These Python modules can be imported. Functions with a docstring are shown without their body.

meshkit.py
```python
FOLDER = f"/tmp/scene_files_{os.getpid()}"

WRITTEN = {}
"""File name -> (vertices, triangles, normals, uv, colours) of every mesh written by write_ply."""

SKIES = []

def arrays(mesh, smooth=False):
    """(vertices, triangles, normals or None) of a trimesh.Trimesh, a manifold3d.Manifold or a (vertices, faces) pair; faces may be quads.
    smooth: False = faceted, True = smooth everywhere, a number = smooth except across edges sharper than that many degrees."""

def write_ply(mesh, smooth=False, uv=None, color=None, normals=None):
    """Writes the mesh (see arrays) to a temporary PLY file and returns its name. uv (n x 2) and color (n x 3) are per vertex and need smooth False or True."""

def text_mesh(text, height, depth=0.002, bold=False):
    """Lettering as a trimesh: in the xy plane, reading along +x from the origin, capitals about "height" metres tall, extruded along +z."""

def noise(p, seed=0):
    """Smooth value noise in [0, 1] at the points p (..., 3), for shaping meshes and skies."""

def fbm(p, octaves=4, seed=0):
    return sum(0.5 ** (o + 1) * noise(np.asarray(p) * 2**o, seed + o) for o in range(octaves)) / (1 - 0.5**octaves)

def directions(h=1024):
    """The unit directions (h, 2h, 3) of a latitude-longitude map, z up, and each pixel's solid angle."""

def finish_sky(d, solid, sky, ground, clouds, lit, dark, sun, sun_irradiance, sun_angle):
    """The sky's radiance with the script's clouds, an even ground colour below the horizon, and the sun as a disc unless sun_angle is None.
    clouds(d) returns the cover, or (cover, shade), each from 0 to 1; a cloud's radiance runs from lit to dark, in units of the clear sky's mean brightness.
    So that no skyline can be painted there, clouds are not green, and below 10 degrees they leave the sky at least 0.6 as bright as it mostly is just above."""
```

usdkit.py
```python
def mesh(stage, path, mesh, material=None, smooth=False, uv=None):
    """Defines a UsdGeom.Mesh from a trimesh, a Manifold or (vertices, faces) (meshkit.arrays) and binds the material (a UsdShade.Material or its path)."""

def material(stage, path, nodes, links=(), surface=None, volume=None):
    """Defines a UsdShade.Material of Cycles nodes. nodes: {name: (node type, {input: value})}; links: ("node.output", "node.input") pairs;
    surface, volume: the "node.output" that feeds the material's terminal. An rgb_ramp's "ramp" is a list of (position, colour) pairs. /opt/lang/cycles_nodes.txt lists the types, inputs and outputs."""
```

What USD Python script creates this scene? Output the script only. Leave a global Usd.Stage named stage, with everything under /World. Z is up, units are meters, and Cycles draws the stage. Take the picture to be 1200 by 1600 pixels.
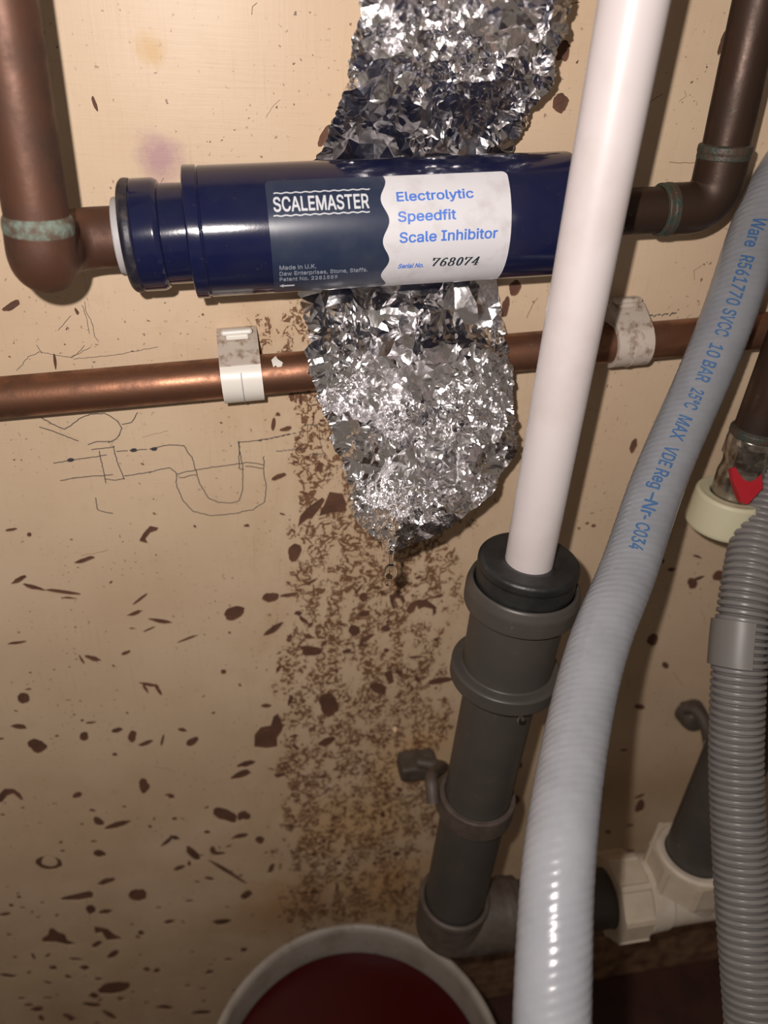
import math, random, numpy as np, trimesh, usdkit, meshkit
from pxr import Usd, UsdGeom, UsdLux, UsdShade, Gf, Sdf
from shapely.geometry import Polygon, Point, LineString, box as sbox
from shapely.ops import unary_union
from shapely import affinity
from scipy.interpolate import LinearNDInterpolator, CubicSpline
from scipy.spatial import Delaunay

stage = Usd.Stage.CreateInMemory()
UsdGeom.SetStageUpAxis(stage, 'Z'); UsdGeom.SetStageMetersPerUnit(stage, 1.0)
UsdGeom.Xform.Define(stage, '/World'); UsdGeom.Scope.Define(stage, '/World/Looks')
rng = np.random.default_rng(7); random.seed(7)
PI = math.pi

# ---------------------------------------------------------------- camera (looks down at the wall, which is the plane y = 0; the room is y < 0)
F, DW = 1200.0, 0.345                                  # focal length in pixels, distance from lens to wall
CAM = np.array([0, -DW, 0.73])
_d = np.array([(490 - 600) / F, (2700 - 800) / F, 1]); _d /= np.linalg.norm(_d)      # straight down, seen from the camera
_h = np.array([0, 0, 1.0]) - _d[2] * _d; _h /= np.linalg.norm(_h)
_r = np.cross(_h, _d); _r = -_r if _r[0] < 0 else _r
_yaw = math.radians(12)
M = np.array([math.sin(_yaw) * _h + math.cos(_yaw) * _r, math.cos(_yaw) * _h - math.sin(_yaw) * _r, -_d])   # world = M @ camera (x right, y down, z forward)
cam = UsdGeom.Camera.Define(stage, '/World/camera')
cam.CreateFocalLengthAttr(36.0); cam.CreateHorizontalApertureAttr(36.0); cam.CreateVerticalApertureAttr(48.0)
cam.CreateClippingRangeAttr(Gf.Vec2f(0.01, 50))
cam.CreateFStopAttr(11.0); cam.CreateFocusDistanceAttr(0.315)
cam.CreateExposureAttr(0.0)
_R, _U, _B = M @ [1, 0, 0], M @ [0, -1, 0], M @ [0, 0, -1]
cam.AddTransformOp().Set(Gf.Matrix4d(*[float(x) for row in ((*_R, 0), (*_U, 0), (*_B, 0), (*CAM, 1)) for x in row]))

# ---------------------------------------------------------------- light: the phone's flash beside the lens, and the dim room behind the camera
flash = UsdLux.SphereLight.Define(stage, '/World/phone_flash')
flash.CreateRadiusAttr(0.003); flash.CreateIntensityAttr(1.0); flash.CreateExposureAttr(13.66)
flash.CreateColorAttr(Gf.Vec3f(1.0, 0.915, 0.865)); flash.CreateNormalizeAttr(False)
flash.AddTranslateOp().Set(Gf.Vec3d(*map(float, CAM + M @ [-0.021, -0.019, -0.012])))
dome = UsdLux.DomeLight.Define(stage, '/World/room_glow')
dome.CreateIntensityAttr(0.043); dome.CreateColorAttr(Gf.Vec3f(1.0, 0.84, 0.69))

# ---------------------------------------------------------------- helpers: from the photograph to the place
def ray(px, py): return M @ np.array([(px - 600) / F, (py - 800) / F, 1.0])
def W(px, py, off=0.0):                                # the point "off" metres in front of the wall
    v = ray(px, py); return CAM + v * ((-off - CAM[1]) / v[1])
def D(px, py, depth): return CAM + ray(px, py) * depth
def Zp(px, py, z): v = ray(px, py); return CAM + v * ((z - CAM[2]) / v[2])
def proj(p): c = M.T @ (np.asarray(p) - CAM); return np.array([600 + F * c[0] / c[2], 800 + F * c[1] / c[2]])
def nrm(v): v = np.asarray(v, float); return v / np.linalg.norm(v)

# ---------------------------------------------------------------- helpers: prims
_used = {}
def numbered(parent, name):
    k = (parent, name); n = _used.get(k, 0); _used[k] = n + 1
    return f'{parent}/{name}' + (f'_{n:03d}' if n else '')
def meta(p, label=None, cat=None, group=None, kind=None):
    for k, v in (('label', label), ('category', cat), ('group', group), ('kind', kind)):
        if v: p.SetCustomDataByKey(k, v)
    return p
def thing(name, label, cat=None, group=None, kind=None):
    return meta(UsdGeom.Xform.Define(stage, numbered('/World', name)).GetPrim(), label, cat, group, kind)
def obj(name, mesh, mat, parent=None, smooth=35, label=None, cat=None, group=None, kind=None):
    path = numbered(str(parent.GetPath()) if parent else '/World', name)
    return meta(usdkit.mesh(stage, path, mesh, mat, smooth=smooth).GetPrim(), label, cat, group, kind)
def cat_(*ms): return trimesh.util.concatenate([m for m in ms if m is not None])

# ---------------------------------------------------------------- helpers: shapes
def grid_faces(n, m, wrap=True):
    i, j = np.meshgrid(np.arange(n - 1), np.arange(m if wrap else m - 1), indexing='ij')
    a = i * m + j; b = i * m + (j + 1) % m; c = (i + 1) * m + (j + 1) % m; d = (i + 1) * m + j
    return np.vstack([np.stack([a, b, c], -1).reshape(-1, 3), np.stack([a, c, d], -1).reshape(-1, 3)])
def frames(P):
    T = np.gradient(P, axis=0); T /= np.linalg.norm(T, axis=1)[:, None]
    n = np.cross(T[0], [0, 0, 1.0]);
    if np.linalg.norm(n) < 0.2: n = np.cross(T[0], [1.0, 0, 0])
    N = [nrm(n)]
    for t in T[1:]:
        v = N[-1] - t * (N[-1] @ t); N.append(nrm(v))
    N = np.array(N); return T, N, np.cross(T, N)
def tube(P, R, n=40, caps=True):
    """R: one radius, one per point, or (points x n)."""
    P = np.asarray(P, float); T, N, B = frames(P)
    R = np.asarray(R, float); R = np.full((len(P), 1), R) if R.ndim == 0 else R[:, None] if R.ndim == 1 else R
    a = np.arange(n) * 2 * PI / n
    V = P[:, None] + R[..., None] * (np.cos(a)[None, :, None] * N[:, None] + np.sin(a)[None, :, None] * B[:, None])
    v, f = V.reshape(-1, 3), grid_faces(len(P), n)
    if caps:
        k = len(v); v = np.vstack([v, P[0], P[-1]]); j = np.arange(n); e = (len(P) - 1) * n
        f = np.vstack([f, np.stack([np.full(n, k), (j + 1) % n, j], -1), np.stack([np.full(n, k + 1), e + j, e + (j + 1) % n], -1)])
    m = trimesh.Trimesh(v, f, process=False)
    if m.volume < 0: m.invert()
    return m
def lathe(profile, base, axis, n=64, closed=False):
    """profile: (radius, height) pairs along the axis from base."""
    pr = np.array(profile + ([profile[0]] if closed else []), float); u = nrm(axis)
    e = nrm(np.cross(u, [0, 1.0, 0] if abs(u[1]) < .8 else [1.0, 0, 0])); w = np.cross(u, e)
    a = np.arange(n) * 2 * PI / n
    V = np.asarray(base) + pr[:, None, 1:] * u + pr[:, None, :1] * (np.cos(a)[:, None] * e + np.sin(a)[:, None] * w)
    m = trimesh.Trimesh(V.reshape(-1, 3), grid_faces(len(pr), n), process=False)
    if m.volume < 0: m.invert()
    return m
def rounded(pts, r=0.0008, k=4):
    """Rounds the corners of an open (radius, height) profile."""
    P = [np.array(p, float) for p in pts]; out = [P[0]]
    for a, b, c in zip(P, P[1:], P[2:]):
        u, v = a - b, c - b; lu, lv = np.linalg.norm(u), np.linalg.norm(v); q = min(r, .45 * lu, .45 * lv)
        s, e = b + u / lu * q, b + v / lv * q
        for t in np.linspace(0, 1, k): out.append((1 - t) ** 2 * s + 2 * t * (1 - t) * b + t * t * e)
    return [tuple(p) for p in out + [P[-1]]]
def fillet(P, r, k=10):
    P = [np.asarray(p, float) for p in P]; out = [P[0]]
    for a, b, c in zip(P, P[1:], P[2:]):
        u, v = nrm(a - b), nrm(c - b); half = math.acos(np.clip(u @ v, -1, 1)) / 2
        q = min(r / math.tan(half), .49 * np.linalg.norm(a - b), .49 * np.linalg.norm(c - b)); rr = q * math.tan(half)
        cen = b + nrm(u + v) * rr / math.sin(half); s, e = b + u * q - cen, b + v * q - cen; om = math.acos(np.clip(nrm(s) @ nrm(e), -1, 1))
        for t in np.linspace(0, 1, k): out.append(cen + (math.sin((1 - t) * om) * s + math.sin(t * om) * e) / math.sin(om))
    return np.array(out + [P[-1]])
def resample(P, step):
    P = np.asarray(P); s = np.r_[0, np.cumsum(np.linalg.norm(np.diff(P, axis=0), axis=1))]
    t = np.linspace(0, s[-1], max(2, int(s[-1] / step) + 1)); return np.stack([np.interp(t, s, P[:, k]) for k in range(3)], 1)
def spline(P, step):
    P = np.asarray(P); s = np.r_[0, np.cumsum(np.linalg.norm(np.diff(P, axis=0), axis=1))]
    return resample(CubicSpline(s, P)(np.linspace(0, s[-1], 2000)), step)
def rbox(size, r=0.001, at=(0, 0, 0), rot=None):
    import manifold3d as m3
    hx, hy, hz = [max(s / 2 - r, 1e-5) for s in size]
    pts = [m3.Manifold.sphere(r, 12).translate((sx * hx, sy * hy, sz * hz)) for sx in (-1, 1) for sy in (-1, 1) for sz in (-1, 1)]
    m = m3.Manifold.batch_hull(pts).to_mesh(); t = trimesh.Trimesh(np.array(m.vert_properties)[:, :3], np.array(m.tri_verts), process=False)
    if rot is not None:
        T = np.eye(4); T[:3, :3] = rot; t.apply_transform(T)
    t.apply_translation(at); return t
def extrude(poly, h):
    gs = [g for g in getattr(poly, 'geoms', [poly]) if g.area > 1e-12]
    return cat_(*[trimesh.creation.extrude_polygon(g, h, engine='earcut') for g in gs])

# ---------------------------------------------------------------- materials
def mat(name, base, rough=0.5, metal=0.0, noise=None, bump=None, extra=None, spec=0.5, coat=0.0, dirt=None):
    """noise: (second colour, scale, low, high); dirt: (colour, scale, low, high); bump: (scale, strength, distance)."""
    n = {'p': ('principled_bsdf', {'base_color': base, 'roughness': rough, 'metallic': metal, 'specular_ior_level': spec, 'coat_weight': coat, **(extra or {})}), 'g': ('geometry', {})}
    L = []; src = None
    for i, q in enumerate(x for x in (noise, dirt) if x):
        n[f'n{i}'] = ('noise_texture', {'scale': q[1], 'detail': 5.0, 'roughness': .6}); n[f'r{i}'] = ('map_range', {'from_min': q[2], 'from_max': q[3], 'clamp': True})
        n[f'm{i}'] = ('mix_color', {'a': base, 'b': q[0]})
        L += [('g.position', f'n{i}.vector'), (f'n{i}.fac', f'r{i}.value'), (f'r{i}.result', f'm{i}.fac')]
        if src: L.append((src, f'm{i}.a'))
        src = f'm{i}.result'
    if src: L.append((src, 'p.base_color'))
    if bump:
        n['bn'] = ('noise_texture', {'scale': bump[0], 'detail': 4.0}); n['b'] = ('bump', {'strength': bump[1], 'distance': bump[2]})
        L += [('g.position', 'bn.vector'), ('bn.fac', 'b.height'), ('b.normal', 'p.normal')]
    return usdkit.material(stage, f'/World/Looks/{name}', n, L, surface='p.BSDF')

def paint_material():
    n = {'g': ('geometry', {}), 'p': ('principled_bsdf', {'roughness': .42, 'specular_ior_level': .35}), 's': ('separate_xyz', {})}
    L = [('g.position', 's.vector')]
    def noise(k, scale, detail=4., rough=.55, vec='g.position', dist=0.):
        n[k] = ('noise_texture', {'scale': scale, 'detail': detail, 'roughness': rough, 'distortion': dist}); L.append((vec, f'{k}.vector')); return f'{k}.fac'
    def rng_(k, src, a, b, lo=0., hi=1., t='linear'):
        n[k] = ('map_range', {'range_type': t, 'from_min': a, 'from_max': b, 'to_min': lo, 'to_max': hi, 'clamp': True}); L.append((src, f'{k}.value')); return f'{k}.result'
    def ma(k, op, a, b=None, c=None):
        n[k] = ('math', {'math_type': op})
        for i, x in enumerate((a, b, c)):
            if x is None: continue
            if isinstance(x, str): L.append((x, f'{k}.value{i+1}'))
            else: n[k][1][f'value{i+1}'] = float(x)
        return f'{k}.value'
    def mixc(k, fac, a, b):
        n[k] = ('mix_color', {})
        for s, x in (('fac', fac), ('a', a), ('b', b)):
            if isinstance(x, str): L.append((x, f'{k}.{s}'))
            else: n[k][1][s] = x
        return f'{k}.result'
    # base cream with mottling
    c = mixc('c0', rng_('r0', noise('n0', 9.), .35, .65), (.67, .495, .335), (.74, .57, .40))
    c = mixc('c1', rng_('r1', noise('n1', 55., 6., .7), .55, .80, 0, .35), c, (.55, .40, .24))
    # vertical and horizontal brush lines
    n['mp'] = ('mapping', {'scale': (520., 1., 26.)}); L.append(('g.position', 'mp.vector')); br = noise('nb', 1., 3., .6, 'mp.vector')
    n['mq'] = ('mapping', {'scale': (40., 1., 700.)}); L.append(('g.position', 'mq.vector')); bq = noise('nq', 1., 3., .6, 'mq.vector')
    c = mixc('c2', rng_('r2', br, .58, .8, 0, .28), c, (.46, .33, .2))
    c = mixc('c2b', rng_('r2b', bq, .6, .8, 0, .3), c, (.50, .36, .22))
    # small dirt specks
    c = mixc('c3', ma('sp', 'MULTIPLY'.lower(), rng_('r3', noise('n3', 380., 3.), .64, .70), rng_('r3b', noise('n3b', 24.), .42, .56)), c, (.16, .09, .055))
    # lower down the wall is dirtier
    low = rng_('rl', 's.z', .62, .0, 0., 1., 'smoothstep')
    c = mixc('c4', ma('lw', 'multiply', low, rng_('rl2', noise('nl', 16., 5., .6), .3, .7, .15, .60)), c, (.36, .235, .12))
    # pink and ochre blots near the top
    for k, (px, py, rad, col) in enumerate([(250, 245, .012, (.42, .22, .27)), (236, 75, .007, (.62, .38, .13)), (645, 1180, .04, (.68, .41, .18)), (560, 1280, .055, (.66, .42, .20)), (600, 1400, .06, (.60, .34, .15)), (450, 1420, .05, (.44, .25, .12))]):
        q = W(px, py); n[f'd{k}'] = ('vector_math', {'math_type': 'distance', 'vector2': tuple(q)}); L.append(('g.position', f'd{k}.vector1'))
        f_ = ma(f'df{k}', 'add', f'd{k}.value', ma(f'dn{k}', 'multiply', ma(f'dm{k}', 'subtract', noise(f'dno{k}', 1.1 / rad, 5., .65), .5), rad * 1.6))
        c = mixc(f'dc{k}', rng_(f'dr{k}', f_, rad, rad * .25, 0, .72), c, col)
    # the band where water has run down and lifted the paint in worm-like flakes
    xl, xr = W(412, 900)[0], W(706, 900)[0]
    wob = ma('wo', 'multiply', ma('wo1', 'subtract', noise('wn', 14., 4.), .5), .07)
    xx = ma('xx', 'add', 's.x', wob)
    left = rng_('bl', xx, xl - .034, xl + .018, 0, 1, 'smoothstep'); right = rng_('brt', xx, xr + .055, xr - .01, 0, 1, 'smoothstep')
    top = rng_('bt', 's.z', W(400, 440)[2], W(400, 620)[2], .82, 1.0)
    band = ma('b1', 'multiply', ma('b0', 'multiply', left, right), ma('bt2', 'multiply', top, rng_('bt3', 's.z', W(400, 425)[2], W(400, 465)[2])))
    w1 = noise('w1', 175., 3., .6, dist=.7)
    n['mv'] = ('mapping', {'scale': (78., 78., 40.)}); L.append(('g.position', 'mv.vector')); w2 = noise('w2', 1., 5., .68, 'mv.vector')
    worm = rng_('wr', ma('wa', 'absolute', ma('ws', 'subtract', w1, .5)), .058, .040)
    gate = rng_('wg', ma('wgm', 'add', w2, ma('wg0', 'multiply', ma('wg1', 'subtract', band, 1.), .55)), .455, .48)
    blot = rng_('wb', ma('wb2', 'add', noise('w3', 130., 5., .68), ma('wb1', 'multiply', ma('wb0', 'subtract', band, 1.), .6)), .605, .625)
    wet = ma('wm', 'maximum', ma('wm1', 'multiply', worm, gate), blot)
    c = mixc('c6', ma('tint', 'multiply', band, rng_('tr', w2, .4, .62, 0., .35)), c, (.50, .32, .15))
    c = mixc('c7', ma('wf', 'multiply', wet, .92), c, (.17, .077, .038))
    L.append((c, 'p.base_color'))
    h = ma('h2', 'subtract', ma('h1', 'multiply_add', bq, .25, ma('h0', 'multiply', br, .25)), wet)
    n['b'] = ('bump', {'strength': .35, 'distance': .0006}); L += [(h, 'b.height'), ('b.normal', 'p.normal')]
    return usdkit.material(stage, '/World/Looks/cream_paint', n, L, surface='p.BSDF')

def copper_material(name, base, dark, green, gamt, rough=.38, metal=.78):
    n = {'g': ('geometry', {}), 'p': ('principled_bsdf', {'metallic': .75, 'roughness': rough}),
         'n0': ('noise_texture', {'scale': 45., 'detail': 6., 'roughness': .65}), 'r0': ('map_range', {'from_min': .38, 'from_max': .66, 'clamp': True}), 'm0': ('mix_color', {'a': base, 'b': dark}),
         'n1': ('noise_texture', {'scale': 110., 'detail': 6., 'roughness': .7}), 'r1': ('map_range', {'from_min': .70 - gamt, 'from_max': .78 - gamt, 'clamp': True}), 'm1': ('mix_color', {'b': green}),
         'n2': ('noise_texture', {'scale': 700., 'detail': 3.}), 'b': ('bump', {'strength': .12, 'distance': .0004}),
         'rr': ('map_range', {'to_min': rough - .06, 'to_max': rough + .22, 'clamp': True}), 'mm': ('map_range', {'to_min': metal, 'to_max': .1, 'clamp': True})}
    L = [('g.position', 'n0.vector'), ('g.position', 'n1.vector'), ('g.position', 'n2.vector'), ('n0.fac', 'r0.value'), ('r0.result', 'm0.fac'), ('n1.fac', 'r1.value'), ('r1.result', 'm1.fac'),
         ('m0.result', 'm1.a'), ('m1.result', 'p.base_color'), ('n2.fac', 'b.height'), ('b.normal', 'p.normal'), ('r0.result', 'rr.value'), ('rr.result', 'p.roughness'), ('r1.result', 'mm.value'), ('mm.result', 'p.metallic')]
    return usdkit.material(stage, f'/World/Looks/{name}', n, L, surface='p.BSDF')

PAINT = paint_material()
BARE = mat('bare_plaster', (.165, .074, .042), .75, noise=((.10, .046, .028), 70., .35, .65), bump=(500., .5, .0008))
PENCIL = mat('pencil', (.055, .055, .062), .5)
COPPER_MID = copper_material('copper_warm', (.32, .15, .088), (.15, .078, .052), (.13, .20, .15), .02, .40)
COPPER_LEFT = copper_material('copper_aged', (.125, .056, .034), (.07, .036, .025), (.16, .22, .18), .0, .5, .42)
COPPER_DARK = copper_material('copper_dark', (.062, .034, .023), (.040, .025, .018), (.07, .11, .085), .03, .42, .5)
VERDIGRIS = mat('verdigris', (.17, .215, .175), .7, noise=((.10, .07, .05), 260., .4, .6), bump=(700., .6, .0008))
VERDIGRIS_DARK = mat('verdigris_dark', (.038, .052, .040), .5, noise=((.07, .045, .032), 260., .4, .6), bump=(600., .6, .0008))
BLUE = mat('blue_plastic', (.0075, .010, .044), .14, noise=((.013, .016, .045), 60., .4, .7), dirt=((.04, .038, .045), 330., .64, .78), bump=(900., .04, .0003))
GRIME = mat('blue_grime', (.016, .016, .028), .45, noise=((.06, .05, .045), 200., .5, .7), bump=(500., .3, .0005))
LABEL_DARK = mat('label_dark', (.022, .032, .066), .30, noise=((.035, .045, .075), 80., .45, .7))
LABEL_WHITE = mat('label_white', (.70, .69, .72), .35, noise=((.56, .53, .54), 90., .5, .75))
INK_WHITE = mat('ink_white', (.62, .64, .68), .45); INK_BLUE = mat('ink_blue', (.075, .20, .66), .45); INK_BLACK = mat('ink_black', (.02, .035, .045), .5); INK_DIM = mat('ink_dim', (.30, .33, .38), .45)
WHITE_PIPE = mat('white_plastic_pipe', (.66, .60, .60), .42, noise=((.58, .51, .49), 30., .5, .8), dirt=((.42, .28, .22), 170., .72, .80))
CLIP_WHITE = mat('clip_white', (.84, .80, .73), .35)
CLIP_DIRTY = mat('clip_dirty', (.58, .50, .43), .5, noise=((.30, .21, .15), 220., .50, .66))
GASKET = mat('gasket_white', (.46, .44, .45), .5, dirt=((.15, .12, .1), 230., .60, .70))
GREY = mat('grey_waste_plastic', (.060, .054, .048), .42, noise=((.072, .062, .053), 40., .4, .7), dirt=((.16, .12, .085), 160., .66, .78))
GREY_DIRTY = mat('grey_waste_dirty', (.098, .076, .062), .55, noise=((.07, .052, .04), 120., .4, .65), bump=(500., .25, .0005))
RUBBER = mat('black_rubber', (.014, .014, .014), .42, noise=((.024, .024, .023), 90., .4, .7), bump=(420., .35, .0006))
TEE_WHITE = mat('white_waste_plastic', (.70, .62, .52), .45, noise=((.56, .47, .37), 45., .4, .7))
NUT_CREAM = mat('cream_nut', (.60, .51, .40), .5, noise=((.50, .41, .30), 60., .4, .7))
HOSE_GREY = mat('grey_pvc_hose', (.275, .285, .31), .24, noise=((.235, .245, .27), 60., .4, .7), extra={'subsurface_weight': .12, 'subsurface_radius': (.004, .004, .005), 'subsurface_scale': 1.0}, bump=(500., .12, .0005))
HOSE_INK = mat('hose_ink', (.055, .135, .29), .4)
CORRUGATED = mat('grey_corrugated', (.225, .21, .205), .33, noise=((.19, .178, .17), 60., .4, .7))
CLIP_GREY = mat('grey_hose_clip', (.20, .185, .175), .42)
CHROME = mat('tarnished_chrome', (.42, .38, .33), .22, .9, noise=((.20, .16, .12), 160., .45, .65), bump=(400., .2, .0005))
RED = mat('red_plastic', (.42, .012, .022), .4); CREAM_CAP = mat('cream_cap', (.62, .58, .40), .5)
BUCKET = mat('bucket_plastic', (.36, .32, .28), .45, noise=((.26, .22, .18), 40., .45, .7), dirt=((.22, .17, .12), 120., .62, .74))
RED_LIQUID = mat('red_liquid', (.045, .0008, .0012), .28, spec=.3)
SKIRT = mat('brown_skirting', (.26, .15, .085), .6, noise=((.10, .05, .03), 70., .4, .65), bump=(300., .4, .001))
FLOOR = mat('red_brown_floor', (.075, .026, .018), .5, noise=((.04, .016, .012), 22., .4, .65), bump=(200., .3, .001))
SCREW = mat('screw_steel', (.35, .31, .27), .35, .9)
FOIL = usdkit.material(stage, '/World/Looks/aluminium_foil', {
    'g': ('geometry', {}), 'p': ('principled_bsdf', {'base_color': (.90, .885, .90), 'metallic': 1.0, 'roughness': .21}),
    'v': ('voronoi_texture', {'scale': 420., 'feature': 'f1'}), 'n': ('noise_texture', {'scale': 900., 'detail': 3.}), 'a': ('math', {'math_type': 'multiply_add', 'value2': .4}),
    'b': ('bump', {'strength': .13, 'distance': .0008})},
    [('g.position', 'v.vector'), ('g.position', 'n.vector'), ('n.fac', 'a.value1'), ('v.distance', 'a.value3'), ('a.value', 'b.height'), ('b.normal', 'p.normal')], surface='p.BSDF')
WATER = usdkit.material(stage, '/World/Looks/water', {'p': ('principled_bsdf', {'base_color': (1., .98, .96), 'roughness': .0, 'ior': 1.33, 'transmission_weight': 1.0})}, [], surface='p.BSDF')

# ================================================================ the wall, with its chips cut through the paint
def blob(cx, cy, l, w, ang, seed, rough=.22):
    """An irregular chip about l x w pixels, as a polygon on the wall."""
    r_ = np.random.default_rng(seed); k = 26; a = np.arange(k) * 2 * PI / k
    rad = 1 + rough * (sum(r_.normal() * np.cos(q * a + r_.uniform(0, 6.28)) / q ** .8 for q in (2, 3, 4, 5)) * .55 + r_.normal(size=k) * .16)
    rad = np.maximum(rad, .35)
    x, y = l / 2 * np.cos(a) * rad, w / 2 * np.sin(a) * rad; t = math.radians(ang)
    return [(cx + x_ * math.cos(t) - y_ * math.sin(t), cy + x_ * math.sin(t) + y_ * math.cos(t)) for x_, y_ in zip(x, y)]
A_ = [(50,80,50,12,-10),(130,102,18,18,20),(378,215,85,17,-18),(85,303,65,18,-25),(150,337,90,17,15),(280,358,150,15,8),(310,385,65,9,5),(625,390,80,11,-38),(602,453,70,13,-20),(718,488,95,16,8),(838,567,95,10,-22),(1045,452,85,48,-22),(75,585,80,12,-8),(415,655,60,20,12),(365,660,45,9,60),(562,630,45,13,-25),
      (665,772,80,14,10),(650,790,42,11,60),(706,793,55,13,60),(105,832,50,40,10),(125,793,30,9,-10),(85,960,65,20,5),(165,1045,78,46,5),(375,1003,36,34,30),(405,942,50,10,-5),(522,976,45,20,-15),(590,1003,34,42,30),(650,1034,65,17,-18),(725,1020,11,40,12),(815,975,36,16,15),(858,1026,62,24,-30),(512,1084,22,14,0),(998,715,24,18,0),(870,65,16,8,50),(1102,62,24,12,0),(590,521,26,8,0),(665,525,52,9,-25),(1025,540,12,10,0),(495,315,18,8,-40)]
B_ = [(443,440,46,28,10),(475,565,70,22,-20),(440,297,48,26,35),(525,312,105,22,-14),(765,185,25,18,0),(1075,88,80,26,-22),(1090,40,60,18,-22),(1005,268,105,42,22),(1088,272,48,36,-55),(1075,362,58,20,-14),(1160,380,36,28,20),(925,345,26,14,0),(745,388,62,14,-38),(780,370,40,18,20),(862,440,75,28,42),(950,425,34,20,70),(975,440,56,15,0),(1015,520,180,15,32),(800,505,50,17,-22),(935,552,40,14,14),(1100,625,52,26,-35),(845,652,36,10,0),(755,745,48,15,-18),(992,745,80,20,-6),(1090,870,28,18,0),(1020,913,26,14,0),
      (405,690,38,34,20),(470,700,56,18,-15),(432,845,46,18,-30),(505,890,52,22,-36),(340,912,60,12,6),(378,950,42,18,5),(237,950,30,18,0),(35,985,68,16,5),(510,1040,138,40,-9),(420,1075,40,22,10),(410,1115,74,18,5),(540,1087,40,11,0),(165,1135,52,20,0),(128,1117,36,14,0),(95,1087,36,11,0),(215,1085,46,9,0),(185,1175,30,16,52),(310,1170,60,16,22),(490,1160,70,17,30),(735,1127,70,17,0),(900,1150,80,18,-4),(700,963,26,18,0),(655,958,30,16,10),(305,990,30,14,30),(215,1017,36,11,14),(150,900,30,11,60),(213,895,26,11,-45),(85,635,20,12,20),(50,672,20,13,0),(190,660,18,9,0),(20,712,50,14,-10),(905,1045,30,9,0),(643,138,40,54,10),(440,1000,30,12,10),(780,285,20,14,0),(670,320,14,14,0),(345,180,40,22,-20),(410,247,20,12,0),(365,310,16,9,0),(40,803,22,9,0),(590,757,14,9,0),(630,795,26,18,20),(845,485,14,20,0),(935,970,34,16,-20)]
C_ = [(465,1120,128,84,72),(370,826,120,46,4),(165,708,130,27,-33),(150,535,85,48,-8),(250,522,92,22,-12),(372,450,70,16,-30),(280,290,66,86,10),(655,535,46,44,0),(630,490,64,15,-50),(1060,530,60,18,-14),(775,705,48,36,20),(605,715,54,58,0),(670,760,92,26,-35),(850,945,52,26,40),(1060,985,125,22,-12),(125,1125,52,24,0),(735,1030,86,52,20),(940,860,80,15,0),(1050,765,30,18,0),(655,620,50,26,-20),(330,660,60,22,40),(455,1320,90,40,-20),(30,1440,70,26,-20),(20,1490,50,16,0)]
chips = [blob(x * .35, 800 + y * .35, l * .35, w * .35, a, i) for i, (x, y, l, w, a) in enumerate([(x, y, l * 1.12, w * 1.3, a) for x, y, l, w, a in A_])]
chips += [blob(x * .35, 1180 + y * .35, l * .35, w * .35, a, 100 + i) for i, (x, y, l, w, a) in enumerate([(x, y, l * 1.15, w * 1.3, a) for x, y, l, w, a in B_])]
chips += [blob(380 + x * .2874, 780 + y * .2874, l * .2874, w * .2874, a, 200 + i) for i, (x, y, l, w, a) in enumerate([(x, y, l * 1.1, w * 1.15, a) for x, y, l, w, a in C_])]
E_ = [(168,635,130,42,97),(290,680,120,48,-12),(212,540,46,40,30),(220,1140,150,56,-24),(615,1045,64,92,10),(430,395,36,112,0),(345,380,46,72,10),(640,600,60,30,0),(555,560,20,90,0),(560,450,110,16,-10),(400,780,70,24,-30),(380,1000,60,30,10),(500,960,40,46,0),(470,1300,60,30,0),(255,1500,60,24,20)]
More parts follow.
